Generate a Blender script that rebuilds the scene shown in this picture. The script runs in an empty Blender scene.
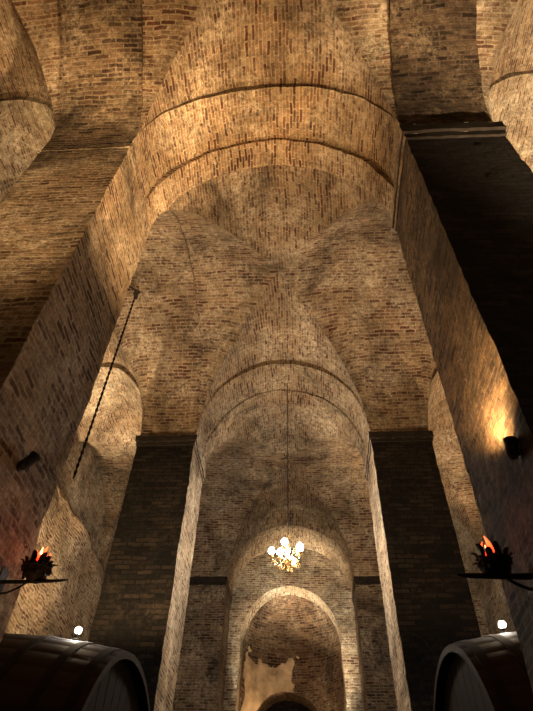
import bpy, math, random
from mathutils import Vector, Matrix, noise
random.seed(4)
S = bpy.context.scene
COL = S.collection
PI = math.pi
CZ = 1.5            # camera height
ZI = 6.0 + CZ       # impost height
RA = 1.76           # rise of arches
RVB = [(1.94, 1.91), (2.08, 1.89), (1.88, 1.80)]   # rise of the vault webs, near and far end of each bay
ARR = [.15, .20, .06]                               # how far the groins stand out, bay by bay

# ---------------------------------------------------------------- materials
def nodes_of(m):
    m.use_nodes = True
    nt = m.node_tree
    for n in list(nt.nodes): nt.nodes.remove(n)
    out = nt.nodes.new('ShaderNodeOutputMaterial')
    b = nt.nodes.new('ShaderNodeBsdfPrincipled')
    nt.links.new(b.outputs[0], out.inputs[0])
    return nt, b

def mixc(nt, fac, a, b, mode='MIX'):
    n = nt.nodes.new('ShaderNodeMix'); n.data_type = 'RGBA'; n.blend_type = mode
    for sock, v in ((n.inputs[0], fac), (n.inputs[6], a), (n.inputs[7], b)):
        if isinstance(v, (int, float)): sock.default_value = v
        elif isinstance(v, tuple): sock.default_value = (*v, 1) if len(v) == 3 else v
        else: nt.links.new(v, sock)
    return n.outputs[2]

def math_n(nt, op, a, b=None):
    n = nt.nodes.new('ShaderNodeMath'); n.operation = op
    for i, v in enumerate((a, b)):
        if v is None: continue
        if isinstance(v, (int, float)): n.inputs[i].default_value = v
        else: nt.links.new(v, n.inputs[i])
    return n.outputs[0]

def ramp(nt, fac, stops):
    r = nt.nodes.new('ShaderNodeValToRGB')
    el = r.color_ramp.elements
    while len(el) < len(stops): el.new(0.5)
    for e, (p, c) in zip(el, stops):
        e.position = p
        e.color = (*c, 1) if isinstance(c, tuple) else (c, c, c, 1)
    nt.links.new(fac, r.inputs[0])
    return r.outputs[0]

def noise_t(nt, vec, scale, detail=6, rough=0.6, dist=0.0):
    n = nt.nodes.new('ShaderNodeTexNoise')
    n.inputs['Scale'].default_value = scale; n.inputs['Detail'].default_value = detail
    n.inputs['Roughness'].default_value = rough; n.inputs['Distortion'].default_value = dist
    nt.links.new(vec, n.inputs['Vector'])
    return n

def masonry(name, cd, cm, cl, mortar, plaster, wash, soot, bw=0.18, rh=0.055, bump=0.85, warp=0.04):
    m = bpy.data.materials.new(name); nt, b = nodes_of(m)
    uv = nt.nodes.new('ShaderNodeUVMap').outputs[0]
    pos = nt.nodes.new('ShaderNodeNewGeometry').outputs['Position']
    wn = noise_t(nt, pos, 3.6, 6, 0.72)
    sub = nt.nodes.new('ShaderNodeVectorMath'); sub.operation = 'SUBTRACT'
    nt.links.new(wn.outputs['Color'], sub.inputs[0]); sub.inputs[1].default_value = (.5, .5, .5)
    sc = nt.nodes.new('ShaderNodeVectorMath'); sc.operation = 'SCALE'; sc.inputs['Scale'].default_value = warp
    nt.links.new(sub.outputs[0], sc.inputs[0])
    ad = nt.nodes.new('ShaderNodeVectorMath'); ad.operation = 'ADD'
    nt.links.new(uv, ad.inputs[0]); nt.links.new(sc.outputs[0], ad.inputs[1])
    off = nt.nodes.new('ShaderNodeVectorMath'); off.operation = 'ADD'; off.inputs[1].default_value = (13.7, 4.1, 2.6)
    nt.links.new(pos, off.inputs[0]); pos2 = off.outputs[0]
    bt = nt.nodes.new('ShaderNodeTexBrick')
    nt.links.new(ad.outputs[0], bt.inputs['Vector'])
    bt.inputs['Color1'].default_value = (0, 0, 0, 1); bt.inputs['Color2'].default_value = (1, 1, 1, 1)
    bt.inputs['Mortar'].default_value = (.5, .5, .5, 1)
    bt.inputs['Scale'].default_value = 1.0; bt.inputs['Mortar Size'].default_value = 0.010
    bt.inputs['Mortar Smooth'].default_value = 0.25; bt.inputs['Bias'].default_value = 0.0
    bt.inputs['Brick Width'].default_value = bw; bt.inputs['Row Height'].default_value = rh
    col = ramp(nt, bt.outputs['Color'], [(0.0, cd), (0.12, cd), (0.45, cm), (1.0, cl)])
    col = mixc(nt, bt.outputs['Fac'], col, mortar)
    # limewash remains
    w1 = noise_t(nt, pos2, 1.3, 10, 0.74, 0.4)
    wf = ramp(nt, w1.outputs['Fac'], [(0.44, 0.0), (0.60, 1.0)])
    w2 = noise_t(nt, pos, 14, 8, 0.78)
    wf2 = ramp(nt, w2.outputs['Fac'], [(0.44, 0.0), (0.57, 1.0)])
    wfac = math_n(nt, 'MULTIPLY', math_n(nt, 'MULTIPLY', wf, wf2), wash)
    col = mixc(nt, wfac, col, plaster)
    # soot / damp
    s1 = noise_t(nt, pos2, 1.0, 13, 0.74, 0.5)
    sf = ramp(nt, s1.outputs['Fac'], [(0.34, 1 - soot), (0.48, 1 - soot*.45), (0.62, 1.0)])
    col = mixc(nt, 1.0, col, sf, 'MULTIPLY')
    s2 = noise_t(nt, pos, 13.0, 8, 0.76, 0.2)
    sf2 = ramp(nt, s2.outputs['Fac'], [(0.40, 0.22), (0.48, 0.76), (0.55, 1.0)])
    col = mixc(nt, 0.55, col, sf2, 'MULTIPLY')
    g = noise_t(nt, pos, 40, 4, 0.7)
    gf = ramp(nt, g.outputs['Fac'], [(0.30, 0.65), (0.65, 1.18)])
    col = mixc(nt, 1.0, col, gf, 'MULTIPLY')
    nt.links.new(col, b.inputs['Base Color'])
    b.inputs['Roughness'].default_value = 0.9
    b.inputs['Specular IOR Level'].default_value = 0.2
    h = math_n(nt, 'SUBTRACT', 1.0, bt.outputs['Fac'])
    h = math_n(nt, 'ADD', h, math_n(nt, 'MULTIPLY', g.outputs['Fac'], 0.7))
    h = math_n(nt, 'ADD', h, math_n(nt, 'MULTIPLY', s2.outputs['Fac'], 1.5))
    bp = nt.nodes.new('ShaderNodeBump'); bp.inputs['Strength'].default_value = bump; bp.inputs['Distance'].default_value = 0.03
    nt.links.new(h, bp.inputs['Height']); nt.links.new(bp.outputs[0], b.inputs['Normal'])
    return m

def plain(name, c, rough=0.6, metal=0.0, var=0.35, scale=18, bump=0.25, spec=.5):
    m = bpy.data.materials.new(name); nt, b = nodes_of(m)
    tc = nt.nodes.new('ShaderNodeTexCoord').outputs['Object']
    n = noise_t(nt, tc, scale, 6, 0.65)
    f = ramp(nt, n.outputs['Fac'], [(0.3, 1 - var), (0.7, 1 + var * 0.3)])
    nt.links.new(mixc(nt, 1.0, c, f, 'MULTIPLY'), b.inputs['Base Color'])
    b.inputs['Roughness'].default_value = rough; b.inputs['Metallic'].default_value = metal
    b.inputs['Specular IOR Level'].default_value = spec
    bp = nt.nodes.new('ShaderNodeBump'); bp.inputs['Strength'].default_value = bump; bp.inputs['Distance'].default_value = 0.004
    nt.links.new(n.outputs['Fac'], bp.inputs['Height']); nt.links.new(bp.outputs[0], b.inputs['Normal'])
    return m

def glow(name, c, strength, c2=None):
    m = bpy.data.materials.new(name); nt, b = nodes_of(m)
    b.inputs['Base Color'].default_value = (*c, 1)
    if c2:
        tc = nt.nodes.new('ShaderNodeTexCoord').outputs['Generated']
        sx = nt.nodes.new('ShaderNodeSeparateXYZ'); nt.links.new(tc, sx.inputs[0])
        e = ramp(nt, sx.outputs[2], [(0.25, c), (0.95, c2)])
    else:
        lw = nt.nodes.new('ShaderNodeLayerWeight'); lw.inputs[0].default_value = 0.3
        e = mixc(nt, lw.outputs['Facing'], c, tuple(x * 0.8 for x in c))
    nt.links.new(e, b.inputs['Emission Color']); b.inputs['Emission Strength'].default_value = strength
    return m

def wood(name, c1, c2, rough=0.45):
    m = bpy.data.materials.new(name); nt, b = nodes_of(m)
    tc = nt.nodes.new('ShaderNodeTexCoord').outputs['Object']
    mp = nt.nodes.new('ShaderNodeMapping'); mp.inputs['Scale'].default_value = (0.8, 9, 9)
    nt.links.new(tc, mp.inputs[0])
    n = noise_t(nt, mp.outputs[0], 1.6, 8, 0.65, 0.3)
    nt.links.new(ramp(nt, n.outputs['Fac'], [(0.3, c1), (0.7, c2)]), b.inputs['Base Color'])
    b.inputs['Roughness'].default_value = rough
    b.inputs['Specular IOR Level'].default_value = 0.07
    bp = nt.nodes.new('ShaderNodeBump'); bp.inputs['Strength'].default_value = 0.25; bp.inputs['Distance'].default_value = 0.004
    nt.links.new(n.outputs['Fac'], bp.inputs['Height']); nt.links.new(bp.outputs[0], b.inputs['Normal'])
    return m

M_VAULT = masonry('vault_brick', (.12, .046, .026), (.265, .155, .088), (.39, .272, .163), (.41, .32, .21), (.72, .61, .45), 0.75, 0.76)
M_ARCH = masonry('arch_brick', (.11, .037, .021), (.295, .165, .086), (.44, .30, .175), (.45, .355, .23), (.76, .64, .46), 0.75, 0.70)
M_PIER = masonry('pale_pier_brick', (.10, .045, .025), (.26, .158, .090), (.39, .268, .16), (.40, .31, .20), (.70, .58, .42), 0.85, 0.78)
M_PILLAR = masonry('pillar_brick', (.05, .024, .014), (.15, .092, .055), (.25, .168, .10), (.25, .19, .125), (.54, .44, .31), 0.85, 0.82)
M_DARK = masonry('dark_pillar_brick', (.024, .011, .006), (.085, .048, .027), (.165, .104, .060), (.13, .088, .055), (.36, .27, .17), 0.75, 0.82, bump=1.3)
M_SHADE = masonry('shaded_brick', (.002, .0015, .001), (.010, .007, .005), (.036, .025, .017), (.003, .002, .0015), (.070, .050, .035), 0.5, 0.75, bw=.22, rh=.068, bump=1.3)  # brick with shade painted in, for unlit pillar fronts and the recess
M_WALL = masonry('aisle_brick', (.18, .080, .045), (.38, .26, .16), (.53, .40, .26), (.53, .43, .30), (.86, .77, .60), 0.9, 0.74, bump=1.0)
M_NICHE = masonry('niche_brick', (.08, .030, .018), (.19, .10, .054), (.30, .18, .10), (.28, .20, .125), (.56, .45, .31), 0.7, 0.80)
M_PLASTER = plain('worn_plaster', (.60, .45, .28), 0.9, 0, 0.65, 2.6, 0.6, .1)
M_STONE = plain('impost_stone', (.022, .016, .012), 0.9, 0, 0.7, 9, 0.8, .2)
M_FLOOR = masonry('floor_brick', (.05, .035, .025), (.12, .09, .06), (.18, .13, .09), (.08, .065, .05), (.2, .17, .13), 0.3, 0.5)
M_IRON = plain('black_iron', (.008, .007, .006), 0.7, 0.0, 0.5, 25, 0.4, .3)
M_REDIRON = plain('dark_red_iron', (.016, .005, .004), 0.7, 0.0, 0.6, 25, 0.4, .25)
M_HOOP = plain('hoop_iron', (.009, .005, .003), 0.8, 0.0, 0.5, 25, 0.4, .08)
M_RUST = plain('brown_rusty_iron', (.026, .014, .010), 0.85, 0.0, 0.6, 40, 0.5, .2)
M_BRASS = plain('aged_brass', (.24, .14, .05), 0.45, 0.9, 0.5, 30, 0.1)
M_CANDLE = plain('ivory_sleeve', (.75, .68, .5), 0.5, 0, 0.1)
M_OAK = wood('dark_oak', (.010, .0048, .0027), (.020, .0095, .0052), 0.72)
M_OAKH = wood('head_oak', (.007, .0033, .0019), (.013, .0062, .0034), 0.82)
M_BULB = glow('warm_bulb', (1.0, .95, .85), 500)
M_LED = glow('lamp_lens', (1.0, .96, .88), 900)
M_SPOT = glow('spot_lens', (1.0, .72, .40), 20)
M_FLAME = glow('red_flame', (.95, .02, .005), 3.2, (1.0, .14, .03))
M_FLAMEC = glow('flame_core', (1.0, .45, .15), 7)

# ---------------------------------------------------------------- mesh helpers
def disp(p):
    return (noise.noise_vector(p * 0.9) * 0.034 + noise.noise_vector(p * 2.9 + Vector((7, 3, 1))) * 0.018
            + noise.noise_vector(p * 8.0) * 0.009)
def chip(p):        # straight faces with small brick chips
    return (noise.noise_vector(p * 0.9) * 0.012 + noise.noise_vector(p * 3.2) * 0.008 + noise.noise_vector(p * 9.5) * 0.010)

class MB:
    def __init__(self, amp=1.0, fn=None): self.v = []; self.f = []; self.uv = []; self.m = []; self.cur = 0; self.amp = amp; self.d = fn or disp
    def grid(self, fn, nu, nv, uvfn, jit=True, keep=None):
        o = len(self.v); uvs = []
        for i in range(nu + 1):
            for j in range(nv + 1):
                p = Vector(fn(i / nu, j / nv)); uvs.append(uvfn(i / nu, j / nv))
                self.v.append(p + self.d(p) * self.amp if jit else p)
        k = nv + 1
        for i in range(nu):
            for j in range(nv):
                if keep and not keep((i + .5) / nu, (j + .5) / nv): continue
                ids = (i * k + j, (i + 1) * k + j, (i + 1) * k + j + 1, i * k + j + 1)
                self.f.append(tuple(o + q for q in ids)); self.uv.append([uvs[q] for q in ids]); self.m.append(self.cur)
    def rect(self, p0, du, dv, step=0.1, u0=0, v0=0, jit=True):
        p0, du, dv = Vector(p0), Vector(du), Vector(dv)
        a, b = du.length, dv.length
        self.grid(lambda s, t: p0 + du * s + dv * t, max(1, int(a / step)), max(1, int(b / step)),
                  lambda s, t: (u0 + s * a, v0 + t * b), jit)
    def poly(self, pts, faces):
        o = len(self.v); self.v += [Vector(p) for p in pts]
        for f in faces:
            self.f.append(tuple(o + q for q in f)); self.uv.append([(pts[q][0], pts[q][2]) for q in f]); self.m.append(self.cur)
    def box(self, lo, hi):
        (a, b, c), (d, e, g) = lo, hi
        self.poly([(a,b,c),(d,b,c),(d,e,c),(a,e,c),(a,b,g),(d,b,g),(d,e,g),(a,e,g)],
                  [(3,2,1,0),(4,5,6,7),(0,1,5,4),(1,2,6,5),(2,3,7,6),(3,0,4,7)])
    def lathe(self, prof, n=24, axis='z', c=(0, 0, 0), caps=True):
        pts = []
        for r, h in prof:
            for k in range(n):
                a = 2 * PI * k / n
                q = (r * math.cos(a), r * math.sin(a), h)
                if axis == 'x': q = (h, r * math.cos(a), r * math.sin(a))
                pts.append((q[0] + c[0], q[1] + c[1], q[2] + c[2]))
        fs = []
        for i in range(len(prof) - 1):
            for k in range(n):
                fs.append((i*n+k, i*n+(k+1) % n, (i+1)*n+(k+1) % n, (i+1)*n+k))
        if caps: fs.append(tuple(range(n))[::-1]); fs.append(tuple((len(prof)-1)*n+k for k in range(n)))
        self.poly(pts, fs)
    def tube(self, path, r, n=8, closed=False):
        P = [Vector(p) for p in path]; m = len(P)
        rad = r if isinstance(r, (list, tuple)) else [r] * m
        pts = []; up = None
        for i in range(m):
            if closed: t = P[(i+1) % m] - P[i-1]
            else: t = P[min(i+1, m-1)] - P[max(i-1, 0)]
            t.normalize()
            if up is None:
                up = t.orthogonal().normalized()
            up = (up - t * up.dot(t)).normalized(); w = t.cross(up)
            for k in range(n):
                a = 2 * PI * k / n
                pts.append(tuple(P[i] + (up * math.cos(a) + w * math.sin(a)) * rad[i]))
        fs = []
        for i in range(m if closed else m - 1):
            j = (i + 1) % m
            for k in range(n): fs.append((i*n+k, i*n+(k+1) % n, j*n+(k+1) % n, j*n+k))
        if not closed:
            fs.append(tuple(range(n))[::-1]); fs.append(tuple((m-1)*n+k for k in range(n)))
        self.poly(pts, fs)
    def build(self, name, mat, parent=None, off=(0, 0, 0), smooth=True):
        me = bpy.data.meshes.new(name); off = Vector(off)
        me.from_pydata([tuple(p - off) for p in self.v], [], self.f)
        l = me.uv_layers.new(name='UVMap')
        flat = [c for f in self.uv for c in f]
        for i, c in enumerate(flat): l.data[i].uv = c
        for mm in (mat if isinstance(mat, list) else [mat]): me.materials.append(mm)
        me.polygons.foreach_set('material_index', self.m)
        if smooth: me.polygons.foreach_set('use_smooth', [True] * len(me.polygons))
        o = bpy.data.objects.new(name, me); COL.objects.link(o)
        if parent: o.parent = parent
        else: o.location = off
        return o

def tag(o, label, cat, group=None):
    o['label'] = label; o['category'] = cat
    if group: o['group'] = group
    return o
def thing(name, label, cat, loc, group=None, rotz=0):
    o = bpy.data.objects.new(name, None); COL.objects.link(o)
    o.empty_display_size = 0.2
    o.location = loc; o.rotation_euler = (0, 0, rotz)
    return tag(o, label, cat, group)
def struct(o): o['kind'] = 'structure'; return o
def sharp(o, ang=40):
    o.data.set_sharp_from_angle(angle=math.radians(ang)); return o

# ---------------------------------------------------------------- plan
XL0, XL1, XR0, XR1 = -2.72, -1.75, 1.17, 2.15        # pillar lines
WL, WR = -4.72, 4.15                                  # outer walls
ROWS = [(2.24, 3.28), (7.20, 8.24), (12.2, 13.24)]
BAYS = [(-1.70, 2.24), (3.28, 7.20), (8.24, 12.2)]
TOP = ZI + 2.4
def vprof(a): return .93*math.sqrt(max(0, 1-abs(math.sin(a))**2.3)) + .07*(1-abs(math.sin(a)))

def vault(name, x0, x1, y0, y1, RV, arr):
    mb = MB(); N = 56
    xc, yc, hx, hy = (x0+x1)/2, (y0+y1)/2, (x1-x0)/2, (y1-y0)/2
    ang = [(-PI/2 + PI*i/N) for i in range(N+1)]
    def P(i, j):
        a, b = ang[i], ang[j]
        u, v = abs(math.sin(a)), abs(math.sin(b))
        rv = RV[0] + (RV[1]-RV[0])*(math.sin(b)+1)/2
        arris = arr*math.exp(-abs(abs(a)-abs(b))/.16) * min(1, 2.2*min(1-u, 1-v)) * min(1, .10+1.3*max(u, v))
        p = Vector((xc + hx*math.sin(a), yc + hy*math.sin(b), ZI + rv*max(vprof(a), vprof(b)) - arris))
        return p + disp(p)
    idx = {}
    # a vertex set for each of the four webs, so the groins stay crisp
    def web(ci, cj):
        return (0 if cj < 0 else 1) if abs(ci) < abs(cj) else (2 if ci < 0 else 3)
    def vid(w, q):
        if (w,) + q not in idx: idx[(w,) + q] = len(mb.v); mb.v.append(P(*q))
        return idx[(w,) + q]
    def uv(i, j, nave):
        return (yc + hy*math.sin(ang[j]), ang[i]*1.72) if nave else (xc + hx*math.sin(ang[i]), ang[j]*1.95 + 0.03)
    def face(c):
        ci = sum(q[0] - N/2 for q in c)/len(c); cj = sum(q[1] - N/2 for q in c)/len(c)
        w = web(ci, cj)
        mb.f.append(tuple(vid(w, q) for q in c)); mb.uv.append([uv(q[0], q[1], w < 2) for q in c]); mb.m.append(0)
    for i in range(N):
        for j in range(N):
            a, b, c, d = (i, j), (i+1, j), (i+1, j+1), (i, j+1)
            if i == j: face((a, b, c)); face((a, c, d))
            elif i + j == N - 1: face((a, b, d)); face((b, c, d))
            else: face((a, b, c, d))
    return struct(mb.build(name, M_VAULT))

for (y0, y1), rv, ar in zip(BAYS, RVB, ARR):
    for (x0, x1) in ((WL, XL0), (XL1, XR0), (XR1, WR)):
        vault('ceiling', x0, x1, y0, y1, rv, ar)

def arch(label, x0, x1, y0, y1, axis, group, rise=(RA, RA), mat=M_ARCH, prof=math.cos, top=2.2, order=0.0):
    mb = MB()
    if axis == 'x': s0, s1, t0, t1 = x0, x1, y0, y1
    else: s0, s1, t0, t1 = y0, y1, x0, x1
    c, h = (s0+s1)/2, (s1-s0)/2
    def P(a, t, ro, dr=0.0):
        dr *= min(1, 3*math.cos(a))
        rs = rise[0] + (rise[1]-rise[0])*(math.sin(a)+1)/2
        s = c + (h-dr)*math.sin(a); z = ZI + (rs-dr)*prof(a) + ro
        return (s, t, z) if axis == 'x' else (t, s, z)
    A = lambda i: -PI/2 + PI*i
    T = t1 - t0
    if order:                       # two orders: the far third of the band hangs a little lower
        ta = t0 + .66*T
        mb.grid(lambda i, j: P(A(i), t0 + (ta-t0)*j, 0), 64, 9, lambda i, j: (t0 + (ta-t0)*j, A(i)*1.75))
        mb.grid(lambda i, j: P(A(i), ta, 0, order*j), 64, 2, lambda i, j: (order*j, A(i)*1.75))
        mb.grid(lambda i, j: P(A(i), ta + (t1-ta)*j, 0, order), 64, 5, lambda i, j: (ta + (t1-ta)*j + .07, A(i)*1.75))
        mb.grid(lambda i, j: P(A(i), t1, 0, order*j), 64, 2, lambda i, j: (order*j, A(i)*1.75))
    else:
        mb.grid(lambda i, j: P(A(i), t0 + T*j, 0), 56, 12, lambda i, j: (t0 + T*j, A(i)*1.75))
    RO = max(.12, top - max(rise))
    for t in (t0, t1):
        mb.grid(lambda i, j: P(A(i), t, RO*j), 56, 5, lambda i, j: (RO*j, A(i)*1.75))
    ctr = Vector(((x0+x1)/2, (y0+y1)/2, ZI))
    if label is None: return struct(mb.build('ceiling', mat, None, ctr))
    return tag(mb.build('brick_arch', mat, None, ctr), label, 'arch', group)

G1 = 'round arches across the nave'
for (y0, y1), lab, rr, oo in zip(ROWS, (
        'broad pale brick arch spanning the nave at the top, nearest the viewer',
        'round brick arch in the middle of the nave, directly above the chandelier chain',
        'dark farthest round arch in front of the end wall behind the chandelier'), (RA, RA, 1.32), (.080, .035, 0)):
    arch(lab, XL1, XR0, y0, y1, 'x', G1, (rr, rr), order=oo)
G2 = 'side arches between pillars'
side = [('brick arch at the top left edge leading from the nearest bay to the left aisle', 'brick arch at the top right edge leading from the nearest bay to the right aisle'),
        ('tall side arch over the left cask, between the near and middle left pillars', 'tall side arch over the right cask, between the near and middle right pillars'),
        ('dim side arch behind the middle left pillar, beside the chandelier', 'dim side arch behind the middle right pillar, beside the chandelier')]
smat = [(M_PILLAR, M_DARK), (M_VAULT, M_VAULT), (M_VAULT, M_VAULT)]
sdrop = [.11, .06, .05]
for (y0, y1), (la, lb), rv, (ma, mb_), sd_ in zip(BAYS, side, RVB, smat, sdrop):
    q = (rv[0]-sd_, rv[1]-sd_)
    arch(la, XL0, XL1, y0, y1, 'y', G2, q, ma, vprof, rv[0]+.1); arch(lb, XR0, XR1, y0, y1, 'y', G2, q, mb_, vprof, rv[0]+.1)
G3 = 'aisle arches between pillars and outer walls'
ais = [('left aisle arch joining the near left pillar to the outer wall, cut by the frame', 'bright right aisle arch joining the near right pillar to the outer wall'),
       ('left aisle arch springing from the middle left pillar, above the left torch', 'right aisle arch springing from the middle right pillar, above the right torch'),
       (None, None)]  # far row of aisle arches, built under the name ceiling
for (y0, y1), (la, lb) in zip(ROWS, ais):
    arch(la, WL, XL0, y0, y1, 'x', G3, (RA, RA), M_WALL); arch(lb, XR1, WR, y0, y1, 'x', G3, (RA, RA), M_WALL)

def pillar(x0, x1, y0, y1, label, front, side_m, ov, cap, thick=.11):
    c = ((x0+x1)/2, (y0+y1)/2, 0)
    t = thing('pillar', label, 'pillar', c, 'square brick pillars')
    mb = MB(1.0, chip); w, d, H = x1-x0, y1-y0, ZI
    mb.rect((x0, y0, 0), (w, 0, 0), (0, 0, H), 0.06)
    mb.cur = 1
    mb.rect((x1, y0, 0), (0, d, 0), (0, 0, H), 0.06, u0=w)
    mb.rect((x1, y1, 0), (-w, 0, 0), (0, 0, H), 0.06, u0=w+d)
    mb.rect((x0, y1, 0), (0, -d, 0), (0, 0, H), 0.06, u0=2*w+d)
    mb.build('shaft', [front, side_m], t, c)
    mb = MB(1.0, chip)
    steps = [(ZI-thick, ZI+.005, ov)] if ov < .03 else [(ZI-thick*1.6, ZI-thick, ov*.45), (ZI-thick, ZI+.005, ov)]
    for z0, z1, e in steps:
        a0, a1, b0, b1 = x0-e*.6, x1+e*.6, y0-e, y1+e*.4
        mb.cur = 0
        mb.rect((a0, b0, z0), (a1-a0, 0, 0), (0, 0, z1-z0), .06)
        mb.rect((a0, b0, z0), (a1-a0, 0, 0), (0, b1-b0, 0), .08)
        mb.cur = 1
        mb.rect((a1, b0, z0), (0, b1-b0, 0), (0, 0, z1-z0), .06)
        mb.rect((a1, b1, z0), (a0-a1, 0, 0), (0, 0, z1-z0), .06)
        mb.rect((a0, b1, z0), (0, b0-b1, 0), (0, 0, z1-z0), .06)
        mb.rect((a0, b0, z1), (a1-a0, 0, 0), (0, b1-b0, 0), .08)
    mb.build('impost', list(cap), t, c)
    mb = MB(); mb.box((x0-.08, y0-.08, 0), (x1+.08, y1+.08, .35)); sharp(mb.build('plinth', M_STONE, t, c))
    return t
pl = [('massive brick pillar filling the left edge, with a chain hanging down its corner', 'massive dark brick pillar filling the right edge, warm light grazing its side'),
      ('black-fronted brick pillar rising behind the left cask', 'black-fronted brick pillar rising behind the right cask'),
      ('far brick pillar just left of the end wall opening', 'far brick pillar just right of the end wall opening')]
fr = [(M_PIER, M_SHADE), (M_SHADE, M_SHADE), (M_PILLAR, M_PILLAR)]
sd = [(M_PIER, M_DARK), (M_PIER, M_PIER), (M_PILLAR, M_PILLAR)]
ovs = [(.005, .06), (.06, .06), (.05, .05)]
caps = [((M_PIER, M_PIER), (M_STONE, M_PIER)), ((M_STONE, M_WALL), (M_STONE, M_WALL)), ((M_STONE, M_PILLAR), (M_STONE, M_PILLAR))]  # cap sides paler than fronts: the light on them is painted in
th = [(.11, .16), (.11, .11), (.10, .10)]
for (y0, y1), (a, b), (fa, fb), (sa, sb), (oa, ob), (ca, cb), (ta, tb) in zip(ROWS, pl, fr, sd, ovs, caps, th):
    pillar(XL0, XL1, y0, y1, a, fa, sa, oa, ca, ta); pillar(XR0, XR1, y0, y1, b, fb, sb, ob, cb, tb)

# ---- outer shell
mb = MB(); mb.rect((WL-.3, -1.9, 0), (WR-WL+.6, 0, 0), (0, 21, 0), 0.4, jit=False); struct(mb.build('floor', M_FLOOR))
YE = 13.24
mb = MB(); mb.rect((WL, -1.7, 0), (0, YE+1.7, 0), (0, 0, TOP), 0.12); struct(mb.build('wall_left', M_WALL))
mb = MB(); mb.rect((WR, -1.7, 0), (0, YE+1.7, 0), (0, 0, TOP), 0.12); struct(mb.build('wall_right', M_WALL))
mb = MB(); mb.rect((WL, -1.7, 0), (WR-WL, 0, 0), (0, 0, TOP), 0.2); struct(mb.build('wall_front', M_WALL))
# thicker uneven masonry along the foot of the left aisle wall
mb = MB()
def rough(p):
    return noise.noise_vector(p*1.1)*.07 + noise.noise_vector(p*3.6)*.028 + noise.noise_vector(p*10)*.014
def RW(y, k):
    top = 7.25 + .10*noise.noise(Vector((0, y*1.1, 3))) + .06*noise.noise(Vector((5, y*3.7, 1)))
    p = Vector((-4.28, y, top*k/.8)) if k <= .8 else Vector((-4.28 - .5*(k-.8)/.2, y, top))
    return p + rough(p)
mb.grid(lambda i, j: RW(7.1 + 6.0*i, j), 90, 90, lambda i, j: (6.0*i, 8.6*j), False)
struct(mb.build('wall_left', M_VAULT))
# end wall with arched opening
oc, oh, osp, orise = -0.32, 1.14, 5.03 + CZ, 1.28
def holed(mb, y, x0, x1, c, h, sp, rise, top, yb):
    mb.rect((x0, y, 0), (c-h-x0, 0, 0), (0, 0, top), 0.12, u0=x0)
    mb.rect((c+h, y, 0), (x1-c-h, 0, 0), (0, 0, top), 0.12, u0=c+h)
    def F(i, j):
        a = -PI/2 + PI*i; z0 = sp + rise*math.cos(a)
        return (c + h*math.sin(a), y, z0 + (top-z0)*j)
    mb.grid(F, 40, 18, lambda i, j: (F(i, j)[0], F(i, j)[2]))
    path = [(c-h, sp*k/20) for k in range(20)] + [(c+h*math.sin(-PI/2+PI*k/40), sp+rise*math.cos(-PI/2+PI*k/40)) for k in range(41)] + [(c+h, sp*(1-k/20)) for k in range(1, 21)]
    L = [0]
    for q in range(1, len(path)): L.append(L[-1] + math.dist(path[q], path[q-1]))
    n = len(path)-1
    mb.grid(lambda i, j: (path[round(i*n)][0], y + (yb-y)*j, path[round(i*n)][1]), n, 6, lambda i, j: ((yb-y)*j, L[round(i*n)]))
NY = YE + .5; NSP = osp
mb = MB(); holed(mb, YE, WL, WR, oc, oh, osp, orise, TOP, NY); struct(mb.build('wall_back', M_WALL))
# rounded niche behind it, with a low dark arch at its foot, a little left of centre
RN = 1.22; zsp = NSP; LZ = 5.10; DF = .8
mb = MB()
def apse(th, z, k=1.0): return (oc + RN*k*math.sin(th), NY + DF*RN*k*math.cos(th), z)
tw = .68; tc_ = -.10                       # half width and centre of the low arch, radians
def lth(i): return tc_ + tw*math.sin(-PI/2+PI*i)
def zlow(i): return LZ + .82*math.cos(-PI/2+PI*i)
for a0, a1, n in ((-PI/2, tc_-tw, 16), (tc_+tw, PI/2, 16)):
    mb.grid(lambda i, j: apse(a0+(a1-a0)*i, zsp*j), n, 60, lambda i, j: ((a0+(a1-a0)*i)*1.2, zsp*j))
mb.grid(lambda i, j: apse(lth(i), zlow(i) + (zsp-zlow(i))*j), 28, 16, lambda i, j: (lth(i)*1.2, zlow(i) + (zsp-zlow(i))*j))
def lowpath(i):
    if i < .25: return (tc_-tw, LZ*i/.25)
    if i > .75: return (tc_+tw, LZ*(1-i)/.25)
    a = -PI/2 + PI*(i-.25)/.5; return (tc_+tw*math.sin(a), LZ + .82*math.cos(a))
mb.grid(lambda i, j: tuple(Vector(apse(*lowpath(i))) + Vector((0, .6*j, 0))), 80, 5, lambda i, j: (.6*j, i*12))
mb.grid(lambda i, j: (oc + RN*math.sin(-PI/2+PI*i)*math.cos(PI/2*j), NY + DF*RN*math.cos(-PI/2+PI*i)*math.cos(PI/2*j), zsp + 1.42*math.sin(PI/2*j)), 44, 26,
        lambda i, j: ((-PI/2+PI*i)*1.2, zsp + 1.8*j))
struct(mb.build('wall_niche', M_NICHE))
# worn plaster left on the left half of the niche
def in_patch(i, j):
    th, z = -1.25 + 1.45*i, 4.4 + 2.5*j
    if abs(th-tc_) < tw*1.03 and z < LZ + .86*math.sqrt(max(0, 1-((th-tc_)/(tw*1.03))**2)): return False
    e = max(abs(i-.45)/.50, abs(j-.45)/.52)
    return e + .38*noise.noise(Vector((th*2.6, z*2.2, 4))) + .16*noise.noise(Vector((th*9, z*8, 9))) < .80
mb = MB(); mb.grid(lambda i, j: apse(-1.25 + 1.45*i, 4.4 + 2.5*j, .975), 70, 100, lambda i, j: (i*1.7, j*2.5), True, in_patch)
struct(mb.build('wall_niche', M_PLASTER))
mb = MB(); mb.rect((oc-1.3, NY+DF*RN+.62, 0), (2.6, 0, 0), (0, 0, 6.4), .2); struct(mb.build('wall_recess', M_SHADE))  # near-black colour paints the shade inside the recess

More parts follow.
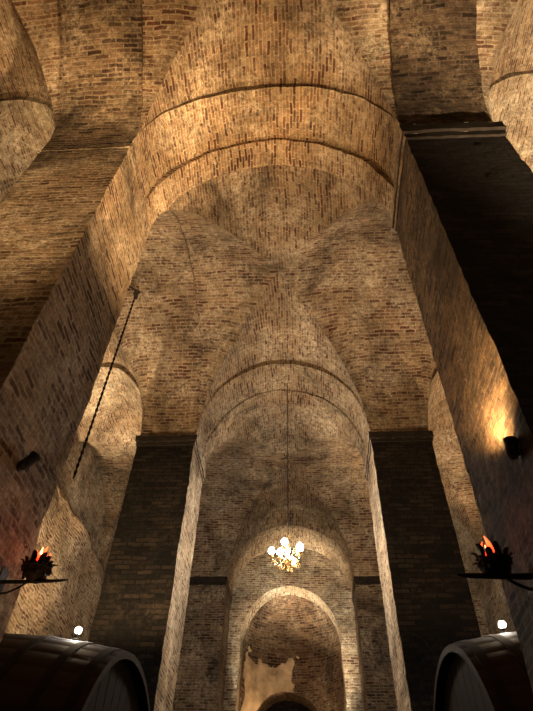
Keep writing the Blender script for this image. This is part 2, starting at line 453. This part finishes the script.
# ---------------------------------------------------------------- casks
def cask(label, loc, rotz, sc=1.0):
    t = thing('wine_cask', label, 'cask', loc, 'giant oak casks', rotz)
    t.scale = (1, sc, sc)
    Rh, Rb, L = 1.33, 1.47, 2.5; zc = 2.02
    prof = lambda u: Rh + (Rb-Rh)*(1-(2*u-1)**2)
    NS = 44; NX = 16; pts = []; fs = []; per = NS*3
    for i in range(NX+1):
        u = i/NX
        for k in range(NS):
            for q, dr in ((0.0, -.004), (0.06, 0), (0.94, 0)):
                a = 2*PI*(k+q)/NS; r = prof(u)+dr
                pts.append((-L*u, r*math.cos(a), zc + r*math.sin(a)))
    for i in range(NX):
        for k in range(per): fs.append((i*per+k, i*per+(k+1) % per, (i+1)*per+(k+1) % per, (i+1)*per+k))
    for u, s in ((0, -1), (1, 1)):
        o = len(pts)
        for dr, dx in ((-.055, 0), (-.06, s*.09)):
            for k in range(per):
                a = 2*PI*k/per; r = prof(u)+dr; pts.append((-L*u + dx, r*math.cos(a), zc+r*math.sin(a)))
        base = 0 if u == 0 else NX*per
        for k in range(per):
            k2 = (k+1) % per
            fs.append((base+k, base+k2, o+k2, o+k)); fs.append((o+k, o+k2, o+per+k2, o+per+k))
    mb = MB(); mb.poly(pts, fs); sharp(mb.build('staves', M_OAK, t))
    for xh in (-.085, -L+.085):
        mb = MB(); R = Rh-.058; nb = 13; bw = 2*R/nb
        for k in range(nb):
            y0 = -R + k*bw + .004; y1 = y0 + bw - .008
            up = []; dn = []
            for q in range(7):
                y = y0 + (y1-y0)*q/6; hh = math.sqrt(max(R*R-y*y, 0)); up.append((xh, y, zc+hh)); dn.append((xh, y, zc-hh))
            ptsb = dn + up[::-1]; m = len(ptsb)
            back = [(x-.03, y, z) for x, y, z in ptsb]
            mb.poly(ptsb+back, [tuple(range(m)), tuple(range(2*m-1, m-1, -1))] + [(q, (q+1) % m, m+(q+1) % m, m+q) for q in range(m)])
        mb.build('head', M_OAKH, t, smooth=False)
    mb = MB(); mb.box((-.085, -1.2, zc-.12), (.0, 1.2, zc+.12)); mb.build('crossbar', M_OAKH, t, smooth=False)
    for u in (.035, .13, .26, .74, .87, .965):
        w = .035; a, b = u-w/L, u+w/L
        mb = MB(); mb.lathe([(prof(a)-.004, -L*a), (prof(a)+.006, -L*a), (prof(u)+.007, -L*u), (prof(b)+.006, -L*b), (prof(b)-.004, -L*b)], 72, 'x', (0, 0, zc), False)
        sharp(mb.build('hoop', M_HOOP, t))
    for xs in (-.45, -2.05):
        mb = MB(); n = 14; rr = prof(-xs/L)
        arc = [(rr*math.sin(-.75+1.5*k/n), zc - rr*math.cos(-.75+1.5*k/n)) for k in range(n+1)]
        pf = [(xs+.12, y, z) for y, z in arc]; pb = [(xs-.12, y, z) for y, z in arc]
        gf = [(xs+.12, y, 0) for y, z in arc]; gb = [(xs-.12, y, 0) for y, z in arc]
        k = n+1; f = []
        for q in range(n):
            f += [(q, q+1, k+q+1, k+q), (2*k+q, 2*k+q+1, q+1, q), (3*k+q, k+q, k+q+1, 3*k+q+1), (2*k+q, 3*k+q, 3*k+q+1, 2*k+q+1)]
        f += [(0, k, 3*k, 2*k), (n, 2*k+n, 3*k+n, k+n)]
        mb.poly(pf+pb+gf+gb, f); mb.build('cradle', M_OAKH, t, smooth=False)
    return t
cask('giant dark oak cask lying at the lower left between the pillars', (-1.50, 5.35, 0), 0)
cask('giant dark oak cask lying at the lower right between the pillars', (1.20, 5.35, 0), PI, 1.02)

# ---------------------------------------------------------------- small lamps on the casks
def cask_lamp(label, loc, h):
    t = thing('cask_lamp', label, 'lamp', loc, 'small lamps on the casks')
    mb = MB(); mb.lathe([(.04, 0), (.04, .012), (.012, .02), (.006, .03), (.006, h-.04)], 20); mb.build('stand', M_IRON, t)
    mb = MB(); mb.lathe([(.010, h-.045), (.018, h-.04), (.020, h-.026), (.016, h-.026)], 20); mb.build('housing', M_IRON, t)
    mb = MB(); mb.lathe([(.030*math.sin(PI*(k+.3)/12.3), h+.004-.030*math.cos(PI*(k+.3)/12.3)) for k in range(12)], 20); mb.build('lens', M_LED, t)
cask_lamp('small bright white lamp standing on top of the left cask', (-2.08, 5.2, 3.465), .09)
cask_lamp('small bright white lamp standing on top of the right cask', (1.76, 5.2, 3.53), .085)

# ---------------------------------------------------------------- spotlights on near pillars
def spotlight(label, loc, rotz, aim, sc=.62):
    t = thing('spotlight', label, 'spotlight', loc, 'black spotlights on the near pillars', rotz)
    t.scale = (sc, sc, sc)
    mb = MB(); mb.lathe([(.045, -.05), (.045, .012), (.03, .02)], 20, 'x'); sharp(mb.build('wall_plate', M_IRON, t))
    mb = MB(); mb.tube([(0, 0, 0), (.04, 0, .0), (.07, 0, -.01)], .012)
    mb.tube([(.07, -.06, .06), (.07, -.062, .0), (.07, -.04, -.02), (.07, .04, -.02), (.07, .062, 0), (.07, .06, .06)], .008)
    mb.build('bracket', M_IRON, t)
    h = MB()
    h.lathe([(.008, -.095), (.026, -.088), (.042, -.07), (.050, -.04), (.052, 0), (.05, .06), (.060, .078), (.063, .095), (.060, .105), (.052, .105), (.05, .09)], 24)
    ho = h.build('housing', M_IRON, t); sharp(ho, 60)
    q = Vector((0, 0, 1)).rotation_difference(Vector(aim)); ho.rotation_mode = 'QUATERNION'; ho.rotation_quaternion = q; ho.location = (.07, 0, .05)
    l = MB(); l.lathe([(.05, .09), (.03, .097), (.01, .1)], 24); l.build('lens', M_SPOT, ho)
spotlight('small black spotlight fixed to the left pillar below the chain', (-1.75, 2.73, 3.56), 0, (.5, .15, .85), .66)
spotlight('small black spotlight fixed to the right pillar, light spilling up the bricks above', (1.17, 2.42, 3.36), PI, (-.15, .1, 1))

# ---------------------------------------------------------------- torches
def torch(label, loc, rotz, heavy=1.0):
    t = thing('wall_torch', label, 'torch', loc, 'iron wall torches', rotz)
    mb = MB(); mb.box((-.03, -.04, -.08), (.010, .04, .08)); mb.build('wall_plate', M_IRON, t, smooth=False)
    mb = MB(); mb.tube([(0, 0, 0), (.10, 0, .0), (.30, 0, .004), (.36, 0, .008), (.40, 0, .012)], [x*heavy for x in (.012, .011, .010, .008, .003)])
    mb.tube([(.0, 0, -.07), (.06, 0, -.065), (.12, 0, -.035), (.16, 0, -.005)], .006*heavy)
    mb.build('arm', M_IRON, t)
    bx = .19
    mb = MB(); mb.lathe([(.012, .0), (.026, .010), (.050, .026), (.072, .052), (.080, .080), (.072, .082), (.046, .04), (.01, .02)], 28, 'z', (bx, 0, 0))
    mb.tube([(bx+.081*math.cos(a*PI/16), .081*math.sin(a*PI/16), .074) for a in range(32)], .008, 8, True)
    mb.build('bowl', M_REDIRON, t)
    for ring, (nl, r0, zb, hs, out) in enumerate(((11, .078, .055, .080, .034), (9, .066, .02, .065, .040))):     # two rings of curling leaves
        for k in range(nl):
            a = 2*PI*(k+.5*ring+random.uniform(-.22, .22))/nl; d = Vector((math.cos(a), math.sin(a), 0)); s = Vector((-d.y, d.x, 0))
            hk = hs*random.uniform(.75, 1.2); tw_ = random.uniform(-.02, .02); fl = out*random.uniform(.4, 1.3)
            mb = MB(); pts = []; NQ = 7
            for q in range(NQ):
                u = q/(NQ-1); wd = .018*math.sin(PI*min(1, .18+.82*u))**.7 + .001
                c = Vector((bx, 0, zb + hk*math.sin(u*1.75)/math.sin(1.57))) + d*(r0 + fl*u**2.2 - .006*math.sin(PI*u)) + s*tw_*u
                for o_ in (s*wd, d*.006, -s*wd, -d*.005): pts.append(tuple(c+o_))
            fs = []
            for q in range(NQ-1):
                for e in range(4): fs.append((q*4+e, q*4+(e+1) % 4, q*4+4+(e+1) % 4, q*4+4+e))
            fs += [(3, 2, 1, 0), tuple(range((NQ-1)*4, NQ*4))]
            mb.poly(pts, fs); mb.build('leaf', M_REDIRON, t)
    mb = MB(); n = 14
    for (dx, dy, r, h) in ((.012, 0, .034, .165), (.042, .010, .022, .125), (-.030, -.01, .026, .135), (.004, -.036, .022, .120), (.034, -.030, .017, .11)):
        mb.tube([(bx+dx+.010*math.sin(q*.45+dx*80), dy+.008*math.cos(q*.5), .06+h*q/n) for q in range(n+1)],
                [max(.0012, r*(1-q/n)**.8*min(1, .55+1.6*q/n)) for q in range(n+1)], 10)
    fl = mb.build('flame', M_FLAME, t)
    mb = MB(); n = 8
    mb.tube([(bx+.012, -.036, .150+.045*q/n) for q in range(n+1)], [max(.0015, .009*(1-q/n)**.8*min(1, .4+3*q/n)) for q in range(n+1)], 10)
    mb.build('flame_core', M_FLAMEC, fl)
torch('dark iron wall torch with red flame on an arm, left, above the left cask', (-1.75, 3.03, 2.97), 0)
torch('dark iron wall torch with red flame on an arm, right, above the right cask', (1.19, 2.80, 2.88), PI, 1.5)

# ---------------------------------------------------------------- chains
def chain_mesh(x, y, ztop, length, w, lk, r):
    mb = MB(); pitch = lk - 2.2*r; n = int(length/pitch)
    for i in range(n):
        zc = ztop - i*pitch - lk/2; pts = []
        hw = w/2 - r; hl = lk/2 - r; st = hl - hw
        for k in range(14):
            a = 2*PI*k/14; u = hw*math.cos(a); v = hw*math.sin(a) + (st if math.sin(a) >= 0 else -st)
            th = (0.35 if i % 2 == 0 else 0.35 + PI/2)
            pts.append((x+u*math.cos(th), y+u*math.sin(th), zc+v))
        mb.tube(pts, r, 6, True)
    return mb
t = thing('hanging_chain', 'dark rusty iron chain hanging down the corner of the left pillar', 'chain', (-1.69, 3.36, 6.28))
chain_mesh(0, 0, 0, 2.35, .024, .046, .0065).build('links', M_RUST, t)
mb = MB(); mb.tube([(-.10, -.10, .03), (-.02, -.02, .035)] + [(.0+.03*math.sin(a*.5), 0, .005+.03*math.cos(a*.5)) for a in range(0, 10)], .010)
mb.tube([(.0, .040*math.cos(a*PI/10), -.03+.040*math.sin(a*PI/10)) for a in range(20)], .012, 8, True)
mb.build('hook', M_IRON, t)

# ---------------------------------------------------------------- chandelier
cx, cy, czz = -.214, 7.72, 5.62
t = thing('chandelier', 'lit brass chandelier hanging on a long chain from the middle arch', 'chandelier', (cx, cy, czz))
chain_mesh(0, 0, ZI+RA-czz+.02, ZI+RA-czz-.40, .022, .05, .004).build('chain', M_IRON, t)
mb = MB(); mb.lathe([(.004, -.22), (.022, -.20), (.03, -.18), (.012, -.15), (.05, -.11), (.075, -.07), (.05, -.03), (.02, 0), (.028, .06), (.045, .12), (.02, .18), (.015, .28), (.03, .32), (.012, .37), (.006, .42)], 24)
mb.build('stem', M_BRASS, t)
NA = 6
for k in range(NA):
    a = 2*PI*(k+.25)/NA; ca, sa = math.cos(a), math.sin(a)
    R = .25 if k % 2 else .18; zb = .02 if k % 2 else .10
    mb = MB(); pts = []
    for q in range(15):
        u = q/14; r = .04 + (R-.04)*u; z = -.05 - .13*math.sin(PI*u*.85) + (zb+.05)*u**2.2
        pts.append((r*ca, r*sa, z))
    mb.tube(pts, .006)
    mb.tube([((R*.55+.06*math.cos(w*.5)*(1-w*.05))*ca, (R*.55+.06*math.cos(w*.5)*(1-w*.05))*sa, .03+.06*math.sin(w*.5)*(1-w*.05)) for w in range(16)], .004)
    mb.tube([((R*.8+.05*math.cos(w*.5)*(1-w*.05))*ca, (R*.8+.05*math.cos(w*.5)*(1-w*.05))*sa, -.13+.05*math.sin(w*.5)*(1-w*.05)) for w in range(16)], .004)
    arm = mb.build('arm', M_BRASS, t)
    zt = pts[-1][2]; ex, ey = R*ca, R*sa
    mb = MB(); mb.lathe([(.008, zt-.01), (.034, zt+.006), (.038, zt+.014), (.012, zt+.012)], 18, 'z', (ex, ey, 0)); mb.build('drip_pan', M_BRASS, arm)
    mb = MB(); mb.lathe([(.010, zt+.010), (.010, zt+.045)], 14, 'z', (ex, ey, 0)); mb.build('candle_sleeve', M_CANDLE, arm)
    mb = MB(); z0 = zt+.045
    mb.lathe([(.010, z0), (.028, z0+.010), (.045, z0+.034), (.048, z0+.054), (.042, z0+.080), (.022, z0+.105), (.004, z0+.118)], 20, 'z', (ex, ey, 0)); mb.build('bulb', M_BULB, arm)

# ---------------------------------------------------------------- lights
WARM = (1, .61, .27)
def spot(loc, aim, w, ang, col=WARM, size=.06, blend=.7):
    l = bpy.data.lights.new('spot', 'SPOT'); l.energy = w; l.color = col; l.spot_size = math.radians(ang); l.spot_blend = blend; l.shadow_soft_size = size
    o = bpy.data.objects.new('spot_light', l); COL.objects.link(o); o.location = loc
    o.rotation_mode = 'QUATERNION'; o.rotation_quaternion = Vector((0, 0, -1)).rotation_difference(Vector(aim).normalized())
def point(loc, w, col=WARM, size=.05):
    l = bpy.data.lights.new('point', 'POINT'); l.energy = w; l.color = col; l.shadow_soft_size = size
    o = bpy.data.objects.new('point_light', l); COL.objects.link(o); o.location = loc
# pillar spotlights, then two added spots that brighten the left pillar
spot((-1.50, 2.76, 3.72), (.15, -.06, 1), 1250, 32, blend=1.0)
spot((1.06, 2.46, 3.44), (.12, .05, 1), 120, 125, (1, .54, .19), .03, 1.0)
spot((1.00, 2.50, 3.44), (.16, .08, 1), 330, 100, (1, .57, .22), .05, 1.0)
spot((1.00, 2.62, 3.55), (-.70, .0, 1), 2900, 40, (1, .64, .31), blend=1.0)
spot((-1.25, 2.75, .6), (-.14, .0, 1), 80, 70, (1, .52, .24), .1, 1.0)
# cask lamps shining up
spot((-2.08, 5.2, 3.66), (-.10, .0, 1), 800, 160, (1, .68, .35), .03, .3)
spot((1.76, 5.2, 3.74), (.10, .0, 1), 150, 160, (1, .66, .34), .03, .3)
point((-2.0, 5.05, 3.66), 9, (1, .76, .48), .03); point((1.70, 5.05, 3.72), 9, (1, .76, .48), .03)
# chandelier
point((cx, cy, 5.25), 50, (1, .72, .42), .1)
# unseen spots added to light the nearest bay
spot((-1.0, 1.6, .4), (.06, .04, 1), 1500, 34, blend=1.0)
spot((-1.9, .2, .8), (-.06, .315, 1), 3600, 22, (1, .66, .34), .1, 1.0)
spot((-3.7, 1.7, .6), (0, -.02, 1), 1200, 60)
spot((3.35, 1.7, .6), (.03, -.02, 1), 9500, 46, (1, .72, .42))
# unseen lights added for the middle arch, side aisles, end wall
for x in (-1.35, .77): spot((x, 7.45, .3), (0, -.01, 1), 520, 28, (1, .66, .36))
spot((-3.25, 8.6, 1.0), (-.02, -.05, 1), 8500, 36, (1, .74, .45), blend=1.0)
spot((3.1, 8.8, .5), (.04, .0, 1), 4800, 46, (1, .68, .38))
for x in (-1.30, .72): spot((x, 12.45, 3.6), (-.12*x, .25, 1), 2100, 40, (1, .82, .57), .08, 1.0)
point((-.75, 13.85, 5.0), 30, (1, .62, .32), .15)
for p in ((-1.56, 3.03, 3.24), (.99, 2.8, 3.15)): point(p, .5, (1, .15, .05), .04)

w = bpy.data.worlds.new('World'); S.world = w; w.use_nodes = True
w.node_tree.nodes['Background'].inputs[0].default_value = (1, .7, .45, 1)
w.node_tree.nodes['Background'].inputs[1].default_value = 0.01

# ---------------------------------------------------------------- camera
cam = bpy.data.cameras.new('Camera'); co = bpy.data.objects.new('Camera', cam); COL.objects.link(co)
cam.sensor_fit = 'HORIZONTAL'; cam.sensor_width = 36; cam.lens = 36*555/533; cam.clip_start = .02
r = Vector((.9981, .0559, .02475)); u = Vector((.0250, -.7425, .6693)); f = Vector((-.0558, .6674, .7426))
m = Matrix((r, u, -f)).transposed().to_4x4(); m.translation = (0, 0, CZ)
co.matrix_world = m
S.camera = co
S.view_settings.view_transform = 'Standard'
